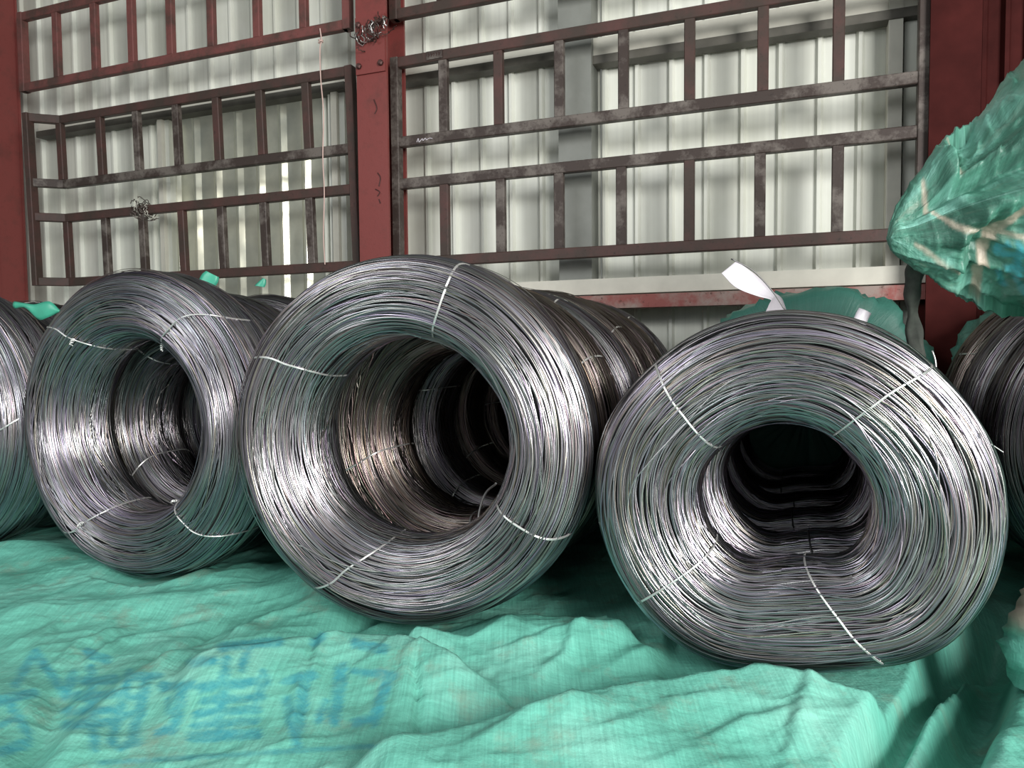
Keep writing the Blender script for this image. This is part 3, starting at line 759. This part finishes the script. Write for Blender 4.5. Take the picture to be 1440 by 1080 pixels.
# ------------------------------------------------------------------ tags and ribbons
def ribbon(name, mid, widths, mat, label, cat, group=None, th=.0012):
    """strip: list of (u,v,d) for left and right border"""
    A = spline([at_d(*q) for q in mid], 22); B = spline([at_d(*q) for q in widths], 22); V = []
    nn = np.cross(B - A, np.gradient(A, axis=0)); nn /= np.linalg.norm(nn, axis=1)[:, None] + 1e-9
    m = 6
    for k in range(22):
        for q in range(m): V.append(A[k] + (B[k] - A[k]) * q / (m - 1) + nn[k] * .006 * math.sin(PI * q / (m - 1)))
    me = mesh_np(name, np.array(V), grid_faces(22, m), True)
    o = link(name, me, mat); s = o.modifiers.new('thickness', 'SOLIDIFY'); s.thickness = th
    tag(o, label, cat, group); return o
ribbon('plastic_tag', [(1015, 384, 2.0), (1035, 404, 2.0), (1065, 416, 2.0), (1084, 421, 2.0), (1082, 428, 2.01), (1076, 441, 2.03)],
       [(1036, 367, 2.02), (1062, 386, 2.02), (1080, 402, 2.02), (1090, 412, 2.03), (1100, 420, 2.05), (1107, 440, 2.05)], M['white'],
       'twisted white plastic tag sticking up from the sagging right coil', 'tag')
ribbon('plastic_tag', [(1196, 460, 1.84), (1203, 442, 1.84), (1208, 433, 1.84)], [(1213, 470, 1.84), (1220, 450, 1.84), (1225, 441, 1.84)], M['white'],
       'small white square tag behind the shoulder of the sagging right coil', 'tag')
ribbon('green_ribbon', [(20, 424, 2.55), (38, 427, 2.53), (50, 428, 2.52), (70, 424, 2.5), (85, 437, 2.5)], [(21, 434, 2.55), (36, 433, 2.53), (54, 449, 2.52), (66, 447, 2.5), (85, 438, 2.5)], M['green'],
       'green ribbon tied on the coil at the left edge', 'ribbon')
ribbon('green_ribbon', [(279, 396, 2.62), (284, 386, 2.62), (290, 381, 2.62)], [(298, 408, 2.62), (306, 398, 2.62), (308, 390, 2.62)], M['green'],
       'green ribbon sticking up behind the left knotted coil', 'ribbon')
ribbon('green_ribbon', [(358, 402, 2.95), (364, 396, 2.95), (370, 391, 2.95)], [(372, 404, 2.95), (374, 399, 2.95), (374, 393, 2.95)], M['green'],
       'tiny green ribbon end on the coil behind, right of the other ribbon', 'ribbon')

# string hanging on the left rack panel
S = spline([at_y(u, v, D - .035) for u, v in ((450, 40), (452, 57), (450, 70), (451, 110), (455, 160), (454, 220), (456, 270), (455, 330), (457, 372))], 80)
t = empty('hanging_string', S[0]); tag(t, 'thin pinkish string hanging over the rails of the left rack panel', 'string')
V, Fc = tube_vf(S - S[0], .004, 6); link('cord', mesh_np('cord', V, Fc, True), M['string'], t)
kn = at_y(451, 58, D - .035) - S[0]; q = np.linspace(0, 4 * PI, 40)
V, Fc = tube_vf(np.stack([kn[0] + .013 * np.cos(q), kn[1] + .01 * np.sin(q), kn[2] + .006 * np.cos(q * .5 + 1) + .004 * np.sin(q * 1.5)], -1), .004, 5); link('knot', mesh_np('knot', V, Fc, True), M['string'], t)
# wire tangle on the middle column, wire wrapping on the left panel
def tangle(name, c, ax, n, rad, length, label, mats, seed):
    r = np.random.default_rng(seed); t = empty(name, c); tag(t, label, 'wire')
    for part, (mat, cnt) in mats.items():
        ps = []
        for k in range(cnt):
            q = np.linspace(0, r.uniform(8, 16), 50); L = r.uniform(.3, 1) * length; o0 = r.uniform(-.5, .5) * (length - L)
            x_ = o0 + L * (q / q[-1] - .5); ph_ = r.uniform(0, 6.28); R1 = rad * r.uniform(.75, 1.15)
            y_ = R1 * np.cos(q + ph_) * ax[1]; z_ = R1 * np.sin(q + ph_) * ax[2]
            z_ = z_ + ax[3] * x_
            Q = np.stack([x_, y_, z_], -1); qa, qb = r.normal(0, .5), r.normal(0, .5)
            Rz = np.array([[math.cos(qa), -math.sin(qa), 0], [math.sin(qa), math.cos(qa), 0], [0, 0, 1]]); Ry = np.array([[math.cos(qb), 0, math.sin(qb)], [0, 1, 0], [-math.sin(qb), 0, math.cos(qb)]])
            ps.append(tube_vf(Q @ Rz @ Ry + r.normal(0, .004, (50, 3)), .0028, 5))
        V, Fc = join(ps); o = link(part, mesh_np(part, V, Fc, True), mat, t); o['kind'] = 'stuff'
    return t
tangle('wire_tangle', at_y(522, 45, D - .15), (1, .9, 1.0, .55), 9, .045, .22, 'tangle of rusty and shiny wire tied round the middle red column', {'rusty_wire': (M['rust'], 9), 'shiny_wire': (M['tie'], 3)}, 5)
tangle('wire_wrapping', at_y(204, 296, D), (1, 1, 1.0, 0), 9, .042, .19, 'pale wire wrapped round a rail of the left rack panel', {'rusty_wire': (M['rust_grey'], 7), 'pale_wire': (M['cream'], 3)}, 6)
